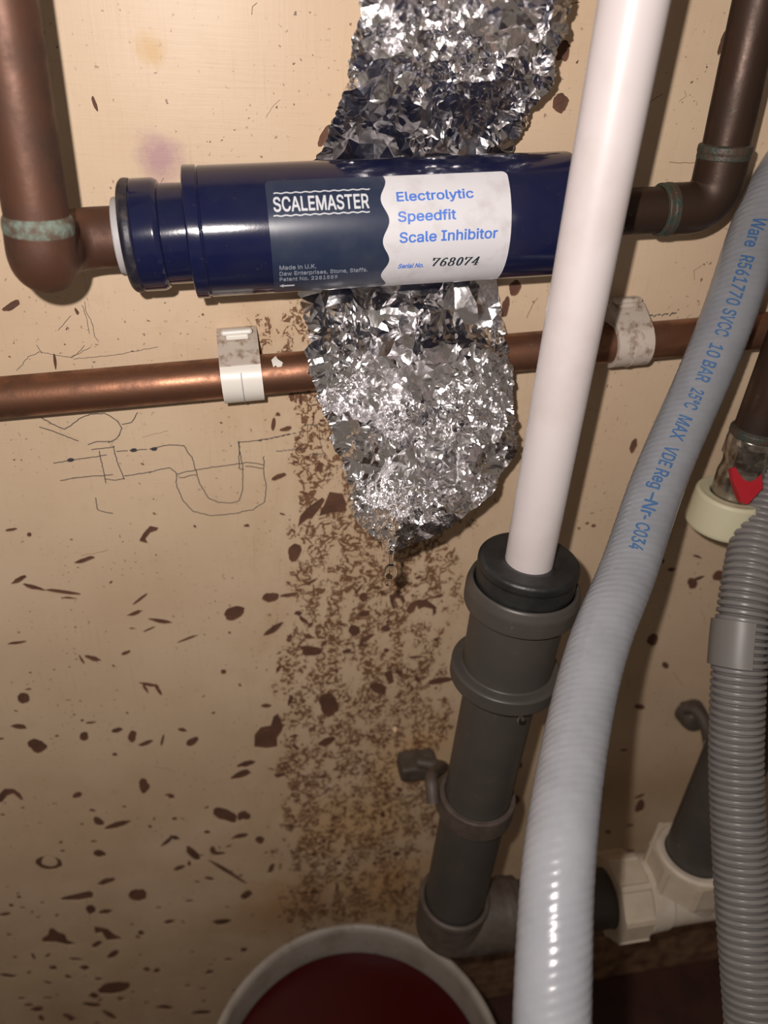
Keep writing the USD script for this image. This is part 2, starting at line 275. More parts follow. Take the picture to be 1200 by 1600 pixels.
chips += [blob(400 + x * .1624, 560 + y * .1624, l * .1624, w * .1624, a, 300 + i) for i, (x, y, l, w, a) in enumerate(E_)]
F_ = [(18,478,30,12,-28),(86,565,24,5,82),(880,80,22,34,15),(876,161,24,32,20),(508,212,40,14,-60),(1133,62,50,13,-66),(990,697,22,12,-70),(1020,1000,18,20,0),(120,487,12,5,60),(805,450,18,26,20),(790,480,12,34,10),(1124,900,22,16,0),(1090,905,24,7,-20),(985,832,8,8,0),(918,818,6,5,0),(928,822,8,6,0),(905,826,6,4,20),(1030,880,22,8,-30),(1082,912,16,18,-30),(1050,890,14,6,0),
      (1000,1260,14,22,20),(975,1172,12,4,0),(1040,1040,10,12,-20),(806,1250,14,14,0),(812,1195,8,12,0),(1000,1105,16,10,20),(148,162,6,26,-20),(620,1335,14,9,0),(1090,870,16,4,20),(845,770,10,10,0),(935,1230,16,10,10),(985,1290,12,5,0),(1000,1245,20,6,-20),(950,1300,10,5,0),(700,1063,70,8,-10),(985,1330,14,5,0)]
chips += [blob(x, y, l, w, a, 400 + i) for i, (x, y, l, w, a) in enumerate(F_)]
def sc(pts, ox, oy, s): return [(ox + x * s, oy + y * s) for x, y in pts]
chips += [sc([(620,130),(640,95),(670,62),(708,70),(700,85),(670,95),(650,120),(662,142),(640,138)], 0, 800, .35),
          sc([(60,1350),(62,1280),(95,1240),(150,1230),(165,1180),(190,1165),(200,1195),(218,1230),(210,1265),(185,1300),(185,1350),(130,1358)], 380, 780, .2874),
          sc([(295,155),(310,90),(350,45),(400,10),(430,-10),(445,5),(420,50),(380,100),(345,115)], 380, 780, .2874),
          sc([(410,95),(440,30),(470,-40),(540,-30),(560,20),(560,70),(470,80)], 380, 780, .2874),
          sc([(795,520),(830,512),(870,525),(885,560),(870,575),(855,545),(825,540),(820,570),(830,600),(815,600),(800,560)], 380, 780, .2874),
          sc([(885,605),(905,565),(950,545),(1000,548),(1050,585),(1050,625),(1030,640),(1030,600),(985,590),(955,605),(945,580),(930,615),(905,630)], 380, 780, .2874),
          sc([(765,945),(795,930),(800,905),(815,960),(820,1000),(795,1012)], 380, 780, .2874),
          sc([(0,170),(20,150),(60,150),(90,170),(105,200),(95,205),(60,175),(30,185),(5,215),(-20,215)], 0, 1180, .35),
          sc([(185,820),(215,800),(220,778),(235,770),(260,790),(290,800),(300,825),(350,845),(300,850),(250,838),(195,838)], 0, 1180, .35),
          sc([(265,650),(285,632),(345,618),(400,606),(417,615),(412,640),(350,650)], 0, 1180, .35),
          sc([(420,765),(445,768),(480,775),(510,800),(542,815),(535,825),(480,830),(455,795),(425,800)], 0, 1180, .35),
          sc([(570,625),(590,605),(640,597),(655,615),(650,645),(620,655),(590,648)], 0, 1180, .35)]
for i in range(110):                                    # fine flakes, thicker towards the lower left
    y = 1600 - 560 * rng.random() ** 1.7; x = rng.random() ** 1.2 * 620
    chips.append(blob(x, y, 3 + 9 * rng.random(), 2 + 3.2 * rng.random(), rng.normal(0, 25), 600 + i))
for i in range(60):                                     # small flakes down the wet band
    chips.append(blob(rng.uniform(415, 690), rng.uniform(900, 1450), 5 + 12 * rng.random(), 3 + 6 * rng.random(), rng.normal(0, 40), 800 + i, .4))
def on_wall(pts): return Polygon([(q[0], q[2]) for q in (W(x, y) for x, y in pts)]).buffer(0)
rings = [(218, 482, 120, 62, 5, .62), (612, 626, 78, 54, 0, .42)]
holes = [on_wall(c) for c in chips]
for i, (x, y, l, w, a, s) in enumerate(rings):
    holes.append(on_wall(blob(x * .35, 1180 + y * .35, l * .35, w * .35, a, 900 + i, .15)).difference(on_wall(blob(x * .35 + 1, 1180 + y * .35 - 2, l * .35 * s, w * .35 * s, a, 950 + i, .15))))
X0, X1, Z1, ZF = -.45, .95, 1.15, -.03            # ZF: the floor
TP = .0007
sheet = sbox(X0, ZF, X1, Z1).difference(unary_union(holes).simplify(.00006))
pm = extrude(sheet, TP); pm.vertices = np.stack([pm.vertices[:, 0], TP - pm.vertices[:, 2], pm.vertices[:, 1]], 1)
if pm.volume < 0: pm.invert()
wall = thing('wall_back', 'cream painted wall with brown chips and a rust stained wet band', kind='structure')
bk = trimesh.creation.box((X1 - X0, .05, Z1 - ZF)); bk.apply_translation(((X0 + X1) / 2, TP + .025, (Z1 + ZF) / 2))
obj('plaster', bk, BARE, wall, smooth=False, label='bare brown wall showing in the chips')
obj('paint_layer', pm, PAINT, wall, smooth=False, label='chipped and flaking cream paint')
def ribbon(pts, w=.00042, jit=.00012):
    q = np.array([[p[0], p[2]] for p in (W(x, y) for x, y in pts)]); L_ = LineString(q); n = max(3, int(L_.length / .0012))
    c = np.array([L_.interpolate(t, True).coords[0] for t in np.linspace(0, 1, n)]) + rng.normal(size=(n, 2)) * jit
    return LineString(c).buffer(w / 2, cap_style=1, resolution=2)
P6 = [[(220,687),(435,655)],[(245,760),(300,748),(460,735)],[(295,750),(330,746)],[(405,640),(432,768)],[(460,618),(480,690),(507,753)],[(375,633),(468,622)],[(430,752),(470,758),(507,750)],[(475,640),(520,637)],[(530,636),(600,632)],[(610,631),(690,613),(750,617)],
      [(750,617),(785,670),(800,720),(815,775),(850,830),(890,848),(940,850),(975,843),(990,790),(990,700),(980,650),(970,600)],[(970,602),(1040,597),(1110,585),(1185,568)],[(975,604),(975,712),(992,712)],
      [(507,740),(600,727),(690,706),(718,725),(720,780),(745,840),(790,885),(860,902),(950,895),(1030,878),(1080,845),(1085,780),(1075,720),(1075,660)],[(722,732),(800,715),(900,700),(985,690),(1010,684),(1075,695)],[(735,748),(790,736)],[(1000,700),(1070,708)],
      [(170,503),(215,530),(262,550),(295,530),(330,503),(370,487),(430,485),(480,515),(497,545),(480,585),(440,605)],[(360,612),(400,600),(455,600)],[(390,830),(398,880),(460,893)],[(500,530),(540,520),(560,480)],[(160,540),(250,570),(320,598)]]
P7 = [[(70,310),(115,255),(160,235),(290,258),(370,215)],[(300,262),(450,250),(640,215)],[(345,30),(350,70),(378,120),(385,170),(402,192)],[(338,45),(355,110),(365,160)],[(150,205),(170,240)],[(235,147),(290,88)]]
pen = [ribbon(sc(p, 0, 460, .3833)) for p in P6] + [ribbon(sc(p, 0, 460, .3833), .00022) for p in P7]
pen += [on_wall(blob(x * .3833, 460 + y * .3833, 11, 6, -8, 970 + i, .2)) for i, (x, y) in enumerate([(288, 675), (545, 635), (628, 630)])]
for k in range(9): pen.append(ribbon([(1003 + k * 6.2, 494 - k * .5 + (k % 2) * 2), (1007 + k * 6.2, 493 - k * .5)], .0006))
for k in range(8): pen.append(ribbon([(404 + k * 9, 689 - k * 1.9), (409 + k * 9, 688 - k * 1.9)], .0005))
for k in range(8): pen.append(ribbon([(432 + k * 6, 705 - k * .6), (436 + k * 6, 705 - k * .6)], .0004))
pen += [ribbon([(480, 662), (481, 688)], .0003), ribbon([(499, 668), (500, 690), (505, 708)], .0003), ribbon([(484, 710), (507, 709)], .0003), ribbon([(520, 660), (500, 663), (475, 664)], .0003)]
pen = unary_union(pen)
g = extrude(pen, .00006); g.vertices = np.stack([g.vertices[:, 0], -g.vertices[:, 2], g.vertices[:, 1]], 1)
if g.volume < 0: g.invert()
hl = []
for k in range(70):
    x, y = rng.uniform(90, 1100), rng.uniform(0, 1400); a, l = rng.uniform(0, PI), rng.uniform(10, 46); c1 = rng.normal(0, 6)
    hl.append(ribbon([(x, y), (x + l * .5 * math.cos(a) + c1, y + l * .5 * math.sin(a)), (x + l * math.cos(a), y + l * math.sin(a))], rng.uniform(.00014, .0003), .00016))
hl = extrude(unary_union(hl), .00005); hl.vertices = np.stack([hl.vertices[:, 0], -hl.vertices[:, 2], hl.vertices[:, 1]], 1)
if hl.volume < 0: hl.invert()
obj('scratch', hl, mat('scratch', (.20, .12, .07), .6), wall, smooth=False, kind='stuff', label='fine brown hairline scratches')
obj('pencil_drawing', g, PENCIL, wall, smooth=False, label='pencil sketch of a pipe with a U bend')

fl = trimesh.creation.box((X1 - X0, 1.4, .03)); fl.apply_translation(((X0 + X1) / 2, -.7, ZF - .015))
obj('floor', fl, FLOOR, smooth=False, label='dark red brown floor at the foot of the wall', kind='structure')
sk = rbox((X1 - .10, .012, .075), .003, ((.10 + X1) / 2, -.006, ZF + .0375))
obj('baseboard_back', sk, SKIRT, label='brown wooden strip along the foot of the wall', kind='structure')

# ================================================================ copper pipes
AX = .034                                              # the inhibitor's axis stands this far off the wall
stub = W(145, 375, AX); zs = stub[2]
V1 = W(66, 412, .068); V1 = np.array([V1[0], -.068, zs]); V0 = W(-1.5, 0, .068); V0 = V1 + (V0 - V1) * 2.2
C2 = np.array([V1[0], -AX, zs]); iA, iB = W(195, 370, AX), W(960, 331.5, AX)
U_ = nrm(iB - iA)                                      # along the inhibitor
E0 = iA + U_ * .004
path = fillet([V0, V1, C2, E0], .0145, 14)
cp = thing('copper_pipe', 'aged brown copper pipe coming down the left edge and turning into the inhibitor', 'pipe')
j0 = W(60, 352, .068); k0 = nrm(V0 - V1)
obj('pipe', tube([V0, j0 + (V1 - V0) * .0 - k0 * .004], .0101), COPPER_LEFT, cp)
ep = resample(fillet([j0, V1, C2, C2 + U_ * .03], .0145, 14), .0012)
obj('elbow', tube(ep, .0109), COPPER_LEFT, cp)
obj('solder_ring', lathe(rounded([(.0100, -.0030), (.0109, -.0026), (.0112, 0), (.0109, .0022), (.0100, .0034)], .0006), j0, k0), VERDIGRIS, cp, label='pale green verdigris ring')
obj('pipe', tube([C2 + U_ * .012, E0], .0104), COPPER_DARK, cp, label='short dark copper stub')
# right hand pipe
jr, Hr = W(1132, 236, AX), None
R1 = W(1112, 322, AX); R1 = iB + U_ * ((R1 - iB) @ U_)  # corner on the inhibitor's axis
Rt = W(1187, -10, AX); Rt = jr + (Rt - jr) * 3.2
cp2 = thing('copper_pipe', 'dark wet copper pipe with an elbow at the upper right, behind the grey hose', 'pipe')
obj('pipe', tube([jr, Rt], .0092), COPPER_DARK, cp2)
hs = R1 - U_ * .021
obj('pipe', tube([iB - U_ * .006, hs], .0091), COPPER_DARK, cp2)
obj('elbow', tube(resample(fillet([hs - U_ * .001, R1, jr], .0165, 16), .0012), .0103), COPPER_DARK, cp2)
kr = nrm(Rt - jr)
for c_, a_ in ((jr, kr), (hs, U_)):
    obj('solder_ring', lathe(rounded([(.0092, -.0032), (.0105, -.0028), (.01035, -.0008), (.01065, .0), (.0105, .0022), (.0092, .0028)], .0005), c_, a_), VERDIGRIS_DARK, cp2, label='dull green solder ring')
# horizontal pipe low on the wall
mA, mB = W(-40, 625, .0155), W(1040, 530, .0155); mU = nrm(mB - mA)
cp3 = thing('copper_pipe', 'long bright copper pipe clipped across the wall behind the foil', 'pipe')
obj('pipe', tube([mA - mU * .25, mB + mU * .4], .0090, 48), COPPER_MID, cp3)
pf = on_wall([(425,562),(432,556),(436,560),(443,567),(440,573),(432,575),(426,573)])
def wrap_on(poly, P0, U, R, h=.0002, ctr=None):
    """A flat (x, z) wall polygon bent onto a tube around the line P0 + sU."""
    m = extrude(poly, h); v, f = trimesh.remesh.subdivide_to_size(m.vertices, m.faces, .0012)
    out = []
    for x, z, w in v:
        c0 = P0 + U * ((x - P0[0]) / U[0]); ph = (z - c0[2]) / R
        out.append(c0 + (R + w - .00005) * np.array([0, -math.cos(ph), math.sin(ph)]))
    m = trimesh.Trimesh(out, f, process=False)
    if m.volume < 0: m.invert()
    return m
def pt_on(px, py, P0, U, R):
    """Where the pixel's ray meets the tube: (s along U from P0, angle from the front, upwards)."""
    o, v = CAM - P0, ray(px, py); o2, v2 = o - U * (o @ U), v - U * (v @ U)
    a, b, c = v2 @ v2, 2 * o2 @ v2, o2 @ o2 - R * R; t = (-b - math.sqrt(max(b * b - 4 * a * c, 0))) / (2 * a)
    p = CAM + v * t - P0; s = p @ U; q = p - U * s; fr = nrm(np.array([0, -1.0, 0]) - U * -U[1]); up = np.cross(fr, U); up = up if up[2] > 0 else -up
    return s, math.atan2(q @ up, q @ fr)
def bend(m, P0, U, R, size=.0012):
    """(s, t, w) mesh -> around the tube; t is arc length upwards from the front."""
    v, f = trimesh.remesh.subdivide_to_size(m.vertices, m.faces, size, max_iter=12)
    fr = nrm(np.array([0, -1.0, 0]) - U * -U[1]); up = np.cross(fr, U); up = up if up[2] > 0 else -up
    ph = v[:, 1] / R; rr = R + v[:, 2]
    q = P0 + v[:, :1] * U + rr[:, None] * (np.cos(ph)[:, None] * fr + np.sin(ph)[:, None] * up)
    out = trimesh.Trimesh(q, f, process=False)
    if out.volume < 0: out.invert()
    return out
pp = [pt_on(x, y, mA, mU, .009) for x, y in [(424,563),(431,557),(434,562),(442,567),(440,573),(433,574),(431,571),(427,574)]]
obj('paint_fleck', bend(extrude(Polygon([(s, p * .009) for s, p in pp]), .0003), mA, mU, .009), CLIP_WHITE, cp3, smooth=False, label='fleck of cream paint')

# ================================================================ scale inhibitor
inh = thing('scale_inhibitor', 'dark blue cylinder with a blue and white printed label across the pipes', 'scale inhibitor')
def s_at(px):                                          # distance along the inhibitor's axis at this picture column
    lo, hi = -.02, .25
    for _ in range(50):
        m_ = (lo + hi) / 2; lo, hi = (m_, hi) if proj(iA + U_ * m_)[0] < px else (lo, m_)
    return lo
RB = .0236
s1, s2 = s_at(296), s_at(886)
obj('body', lathe(rounded([(.012, s1), (.0228, s1), (.0232, s1 + .0058), (RB, s1 + .0060), (RB, s2 - .002), (.0222, s2), (.012, s2)], .0011, 5), iA, U_, 96), BLUE, inh)
obj('end_ring', lathe(rounded([(.0225, s1 + .0002), (.02395, s1 + .0004), (.02395, s1 + .0052), (.0225, s1 + .0054)], .0005), iA, U_, 96), BLUE, inh)
for sg, e, nm in ((-1, s1, 'left'), (1, s2, 'right')):
    f_ = lambda a: e + sg * a
    q1, q2 = (s1 - s_at(258)) * (1 if sg < 0 else .6), (s1 - s_at(197)) * (1 if sg < 0 else .72)
    obj('neck', lathe(rounded([(.010, f_(-.002)), (.0180, f_(-.002)), (.0180, f_(q1 + .001)), (.010, f_(q1 + .001))], .0006), iA, U_, 72), BLUE, inh)
    obj('collar', lathe(rounded([(.012, f_(q1)), (.0190, f_(q1)), (.0201, f_(q1 + .002)), (.0201, f_(q2 - .0042)), (.012, f_(q2 - .0042))], .0008), iA, U_, 72), BLUE, inh)
    obj('collar_rim', lathe(rounded([(.012, f_(q2 - .0044)), (.0202, f_(q2 - .0044)), (.0204, f_(q2 - .0015)), (.0188, f_(q2)), (.0108, f_(q2))], .0008), iA, U_, 72), GRIME, inh, label='grimy blackened rim of the collar')
    if sg < 0: obj('gasket', lathe(rounded([(.0105, f_(q2 + .0002)), (.0140, f_(q2 + .0002)), (.0140, f_(q2 + .0030)), (.0105, f_(q2 + .0034))], .0006), iA, U_, 64), GASKET, inh, label='white grimy ring')
fr_ = nrm(np.array([0, -1.0, 0]) - U_ * -U_[1])
def st(px, py):
    s, ph = pt_on(px, py, iA, U_, RB); return s, ph * RB
cA, cB, cC, cD = st(414, 284), st(427, 450), st(778, 268), st(783, 438)
sl, sr = (cA[0] + cB[0]) / 2, (cC[0] + cD[0]) / 2; tt, tb = st(600, 276)[1], st(600, 446)[1]
wavx = st(603, 350)[0]; wv = [(wavx + .0013 * math.sin((t - tb) / (tt - tb) * 2 * PI * 3.4), t) for t in np.linspace(tb - .001, tt + .001, 90)]
full = Polygon([(sl, tb), (sr, tb), (sr, tt), (sl, tt)]).buffer(-.0022).buffer(.0022)
lefth = Polygon([(sl - .01, tb - .001)] + wv + [(sl - .01, tt + .001)])
lab = obj('label', bend(extrude(full.intersection(lefth), .00022), iA, U_, RB, .0022), LABEL_DARK, inh, smooth=30, label='printed label, dark slate blue half')
lab2 = obj('label', bend(extrude(full.difference(lefth), .00022), iA, U_, RB, .0022), LABEL_WHITE, inh, smooth=30, label='printed label, white half')
def put(text, p0, p1, ptop, mt, parent, bold=True, shear=0.0, mesh=None, tall=.95):
    (a0, b0), (a1, b1), (_, b2) = st(*p0), st(*p1), st(*ptop)
    m = mesh or meshkit.text_mesh(text, 1.0, .5, bold=bold); lo, hi = m.bounds
    v = m.vertices.copy(); x = (v[:, 0] - lo[0]) / (hi[0] - lo[0]); y = v[:, 1] * tall; capH = b2 - b0
    v = np.stack([a0 + x * (a1 - a0) + shear * y * capH, b0 + x * (b1 - b0) + y * capH, np.where(v[:, 2] > .1, .00034, .0001)], 1)
    obj('lettering', bend(trimesh.Trimesh(v, m.faces, process=False), iA, U_, RB, .002), mt, parent, smooth=False)
put('SCALEMASTER', (428, 331), (577, 325), (426, 306), INK_WHITE, lab, tall=.86)
for ya, yb in ((303, 296), (338, 331)):
    a, b = st(428, ya), st(577, yb); x = np.linspace(a[0], b[0], 80)
    ln = LineString([(q, a[1] + (q - a[0]) / (b[0] - a[0]) * (b[1] - a[1]) + .00016 * math.sin((q - a[0]) / (b[0] - a[0]) * 2 * PI * 10)) for q in x]).buffer(.00020)
    m = extrude(ln, .00024); m.vertices[:, 2] += .0001; obj('lettering', bend(m, iA, U_, RB, .002), INK_WHITE, lab, smooth=False)
put('Made in U.K.', (437, 421), (494, 418), (437, 414.5), INK_DIM, lab, False)
put('Daw Enterprises, Stone, Staffs.', (437, 430), (574, 423), (437, 424), INK_DIM, lab, False)
put('Patent No. 2281559', (437, 438.5), (527, 434), (437, 433), INK_DIM, lab, False)
aw = [st(*q) for q in ((437, 446), (443, 443.5), (443, 445), (460, 444), (460, 445.6), (443, 446.6), (443, 448))]
m = extrude(Polygon(aw), .00024); m.vertices[:, 2] += .0001; obj('lettering', bend(m, iA, U_, RB, .002), INK_WHITE, lab, smooth=False)
put('Electrolytic', (620, 315), (740, 309), (619.5, 300.5), INK_BLUE, lab2)
put('Speedfit', (622, 346.5), (712.5, 342), (622, 330.5), INK_BLUE, lab2)
put('Scale Inhibitor', (624, 379), (777, 371), (623.5, 362.5), INK_BLUE, lab2)
put('Serial No.', (621, 418.5), (661, 416.5), (620.5, 412), INK_BLUE, lab2, True, .25)
def nib(strokes, thick=.17, thin=.05):
    """Broad-nib digits: vertical strokes thick, horizontal ones thin."""
    out = []
    for s in strokes:
        L_ = LineString(s); n = max(8, int(L_.length / .03)); P = np.array([L_.interpolate(t, True).coords[0] for t in np.linspace(0, 1, n)])
        e = [affinity.scale(Point(*p).buffer(.5, 6), thick, thin) for p in P]
        out += [unary_union([a, b]).convex_hull for a, b in zip(e, e[1:])]
    return unary_union(out)
def arc(cx, cy, rx, ry, a0, a1, k=24): return [(cx + rx * math.cos(math.radians(a)), cy + ry * math.sin(math.radians(a))) for a in np.linspace(a0, a1, k)]
DG = {'7': [[(.03, .72), (.03, .97), (.08, .93), (.55, .93)], [(.55, .95), (.36, .55), (.25, .25), (.22, .05)]], '6': [arc(.3, .3, .21, .27, 0, 360), [(.09, .3), (.12, .6), (.24, .85), (.42, .97), (.5, .86)]],
      '8': [arc(.3, .75, .18, .22, 0, 360), arc(.3, .28, .22, .26, 0, 360)], '0': [arc(.3, .5, .2, .47, 0, 360)], '4': [[(.42, .02), (.42, .98)], [(.42, .95), (.03, .3)], [(.03, .3), (.58, .3)], [(.28, .03), (.55, .03)]]}
sn = extrude(unary_union([affinity.translate(nib(DG[c]), i * .74, 0) for i, c in enumerate('768074')]), .5)
put('', (672, 415.5), (746, 413), (671.5, 401.8), INK_BLACK, lab2, shear=.22, mesh=sn)

# ================================================================ pipe clips on the horizontal copper pipe
def clip(cx, label, mt, mt2, tilt=0):
    c0 = mA + mU * ((W(cx, 621 - .088 * cx, .0155) - mA) @ mU); t = thing('pipe_clip', label, 'pipe clip')
    fr = np.array([0, -1.0, 0]); up = np.cross(mU, fr); up = up if up[2] > 0 else -up
    w = .0178; R0, R1_ = .0091, .0113
    def arcstrip(a0, a1, r0, r1, wid, k=26):
        a = np.radians(np.linspace(a0, a1, k)); prof = []
        for r_, rev in ((r0, False), (r1, True)):
            prof += [(r_ * math.cos(x), r_ * math.sin(x)) for x in (a[::-1] if rev else a)]
        poly = Polygon(prof).buffer(0); m = extrude(poly, wid)
        v = m.vertices; m.vertices = c0 + v[:, :1] * fr + v[:, 1:2] * up + (v[:, 2:] - wid / 2) * mU
        if m.volume < 0: m.invert()
        return m
    obj('strap', arcstrip(-125, 48, R0, R1_, w), mt, t)
    sd = arcstrip(-100, 30, R0, R1_ + .00035, .0006); obj('seam', sd, mt2, t)
    # saddle: from the strap's top back to the wall
    sp = [R1_ * math.cos(math.radians(48)), R1_ * math.sin(math.radians(48))]
    poly = Polygon([(sp[0], sp[1] - .0022), (sp[0] + .0002, sp[1] + .0004), (-.0060, .0172), (-.0150, .0178), (-.0150, .0070), (-.004, .0092)])
    m = extrude(poly, w); v = m.vertices; m.vertices = c0 + v[:, :1] * fr + v[:, 1:2] * up + (v[:, 2:] - w / 2) * mU
    if m.volume < 0: m.invert()
    obj('saddle', m, CLIP_DIRTY, t, label='grimy saddle')
    rot = np.stack([mU, fr, up], 1)
    obj('latch', cat_(rbox((.0138, .0040, .0026), .0012, c0 + fr * -.0052 + up * .0190, rot), rbox((.0098, .003, .0022), .0006, c0 + fr * -.0045 + up * .0170, rot)), mt, t)
    return t
clip(378, 'clean white plastic clip holding the bright copper pipe left of the foil', CLIP_WHITE, GASKET)
clip(979, 'dirty white plastic clip on the copper pipe just right of the white pipe', CLIP_DIRTY, CLIP_DIRTY)

# ================================================================ foil
def foil():
    KY = [-70, 0, 60, 120, 170, 195, 240, 265, 440, 452, 490, 580, 640, 690, 720, 760, 790, 815, 840, 852, 866]
    KL = [585, 566, 548, 541, 526, 520, 496, 478, 466, 468, 472, 484, 506, 521, 535, 541, 540, 554, 576, 596, 604]
    YR = [-70, 0, 40, 80, 130, 180, 205, 245, 300, 440, 500, 560, 600, 640, 690, 715, 740, 770, 800, 825, 838, 852, 866]
    XR = [900, 889, 886, 866, 867, 832, 816, 796, 775, 773, 786, 797, 804, 801, 809, 804, 784, 772, 735, 708, 680, 640, 616]
    OY = [-70, 0, 80, 150, 210, 250, 275, 430, 455, 500, 545, 620, 700, 780, 830, 868]; OO = [.058, .050, .040, .030, .018, .009, .0055, .0055, .0075, .0155, .0310, .038, .048, .062, .071, .078]
    r_ = np.random.default_rng(21); ys = np.linspace(-70, 866, 160)
    jl, jr2 = r_.normal(size=160) * 1.8, r_.normal(size=160) * 1.8
    for a in (jl, jr2): a[:] = a + 3.0 * np.interp(ys, np.linspace(-70, 866, 40), r_.normal(size=40))
    xl_, xr_ = np.interp(ys, KY, KL) + jl, np.interp(ys, YR, XR) + jr2
    edge = np.vstack([np.stack([xl_, ys], 1), np.stack([np.maximum(xr_, xl_ + 6), ys], 1)[::-1]]); outline = Polygon(edge).buffer(0)
    if outline.geom_type != 'Polygon': outline = max(outline.geoms, key=lambda g: g.area)
    # points strewn closer where the foil is finely crushed
    coarse = lambda x, y: meshkit.noise(np.stack([x / 60., y / 60., x * 0 + 3], -1), 5)
    N = 60000; cx, cy = r_.uniform(440, 920, N), r_.uniform(-72, 868, N)
    base = np.interp(cy, [-70, 120, 230, 300, 430, 470, 560, 660, 760, 866], [15, 13, 12, 20, 18, 16, 13, 10.5, 8.0, 6.2])
    gap = base * (.55 + 1.15 * np.clip(coarse(cx, cy) * 1.6 - .3, 0, 1))
    from shapely import contains_xy
    inside = contains_xy(outline.buffer(-2.5), cx, cy)
    e_pts = np.array(outline.exterior.coords)[:-1]; keep = [tuple(p) for p in e_pts]; cell = 12.0; grid = {}
    for p in keep: grid.setdefault((int(p[0] // cell), int(p[1] // cell)), []).append(p)
    ne = len(keep)
    for x, y, g_ in zip(cx[inside], cy[inside], gap[inside]):
        q = int(g_ // cell) + 1; gx, gy = int(x // cell), int(y // cell); ok = True
        for a in range(gx - q, gx + q + 1):
            for b in range(gy - q, gy + q + 1):
                for p in grid.get((a, b), ()):
                    if (p[0] - x) ** 2 + (p[1] - y) ** 2 < g_ * g_: ok = False; break
                if not ok: break
            if not ok: break
        if ok: keep.append((x, y)); grid.setdefault((gx, gy), []).append((x, y))
    P = np.array(keep); tri = Delaunay(P * [1.0, .85]).simplices; cen = P[tri].mean(1); tri = tri[contains_xy(outline, cen[:, 0], cen[:, 1])]
    px, py = P.T; l, r = np.interp(py, ys, xl_), np.interp(py, ys, xr_); us = np.clip((px - l) / np.maximum(r - l, 4), 0, 1); ed = 2 * us - 1
    off = np.interp(py, OY, OO) - np.interp(py, [-70, 200, 265, 450, 560, 866], [.012, .006, 0, .001, .008, .008]) * .55 * np.abs(ed) ** 2.4 + .002 * ed * (py > 500)
    hid = np.clip(1 - np.maximum(np.clip((265 - py) / 40., 0, 1), np.clip((py - 440) / 45., 0, 1)), 0, 1); amp = 1 - .85 * hid
    def facets(cell, seed, sx=1., sy=1.):
        q = np.random.default_rng(seed); n_ = int(440 * 1000 / cell ** 2 * 1.5) + 20
        pts = np.stack([q.uniform(420, 940, n_), q.uniform(-110, 910, n_)], 1); h = q.normal(size=n_)
        pts = np.vstack([pts, [[300, -300], [1100, -300], [300, 1100], [1100, 1100]]]); h = np.r_[h, 0, 0, 0, 0]
        return LinearNDInterpolator(Delaunay(pts * [sx, sy]), h)(np.stack([px * sx, py * sy], -1))
    own = np.interp(py, [-70, 120, 230, 300, 430, 470, 560, 660, 760, 866], [15, 13, 12, 20, 18, 16, 13, 10.5, 8.0, 6.2]) * (.55 + 1.15 * np.clip(coarse(px, py) * 1.6 - .3, 0, 1)) * .00036
    tip = np.clip((868 - py) / 60., 0, 1)
    hgt = amp * ((.0040 * facets(74, 1) + .0026 * facets(38, 2, 1., .8)) * (.2 + .8 * tip) + own * r_.normal(size=len(P)) * .27)
    o2 = np.maximum(off + hgt, .0012)
    g_ = np.interp(py, [500, 540, 615, 650], [0, 1, 1, 0]); fl_ = .0268 * g_; o2 = np.where(o2 < fl_, fl_ + .3 * np.minimum(fl_ - o2, .006), o2)
    o2 = np.where(hid > .5, np.minimum(o2, .0093), o2)
    V = np.array([W(x, y, o) for x, y, o in zip(px, py, o2)])
    m = trimesh.Trimesh(V, tri, process=False); trimesh.repair.fix_winding(m)
    for lev in range(2):                                # wrinkles inside the facets
        v0, f0 = trimesh.remesh.subdivide(np.array(m.vertices), np.array(m.faces)); k0 = len(m.vertices); m = trimesh.Trimesh(v0, f0, process=False)
        el = float(np.median(m.edges_unique_length)); loc = np.full(len(v0), el); eu = m.edges_unique; le = m.edges_unique_length; acc = np.zeros(len(v0)); cn = np.zeros(len(v0))
        for c_ in (0, 1): np.add.at(acc, eu[:, c_], le); np.add.at(cn, eu[:, c_], 1)
        loc = acc / np.maximum(cn, 1); d_ = r_.normal(size=(len(v0), 3)) * loc[:, None] * np.array([.17, .10, .17]) * (.8, .6)[lev]; d_[:k0] = 0
        hz = (v0[:, 2] > W(640, 268)[2] - .008) & (v0[:, 2] < W(640, 250)[2]); d_[(v0[:, 1] > -.012)] *= .2
        m = trimesh.Trimesh(v0 + d_, f0, process=False)
    V = np.array(m.vertices)
    if m.face_normals[:, 1].mean() > 0: m.invert()
    n0 = len(V); b = V - np.array(m.vertex_normals) * .00008; f = np.array(m.faces)
    e = np.sort(np.vstack([f[:, [0, 1]], f[:, [1, 2]], f[:, [2, 0]]]), 1); d = np.vstack([f[:, [0, 1]], f[:, [1, 2]], f[:, [2, 0]]])
    _, inv, cnt = np.unique(e, axis=0, return_inverse=True, return_counts=True); bd = d[cnt[inv.ravel()] == 1]
    rim = np.vstack([np.stack([bd[:, 1], bd[:, 0], bd[:, 0] + n0], 1), np.stack([bd[:, 1], bd[:, 0] + n0, bd[:, 1] + n0], 1)])
    return trimesh.Trimesh(np.vstack([V, b]), np.vstack([f, f[:, ::-1] + n0, rim]), process=False)
obj('aluminium_foil', foil(), FOIL, smooth=9, label='crumpled silver aluminium foil tucked behind the blue cylinder and hanging to a dripping tip', cat='foil')

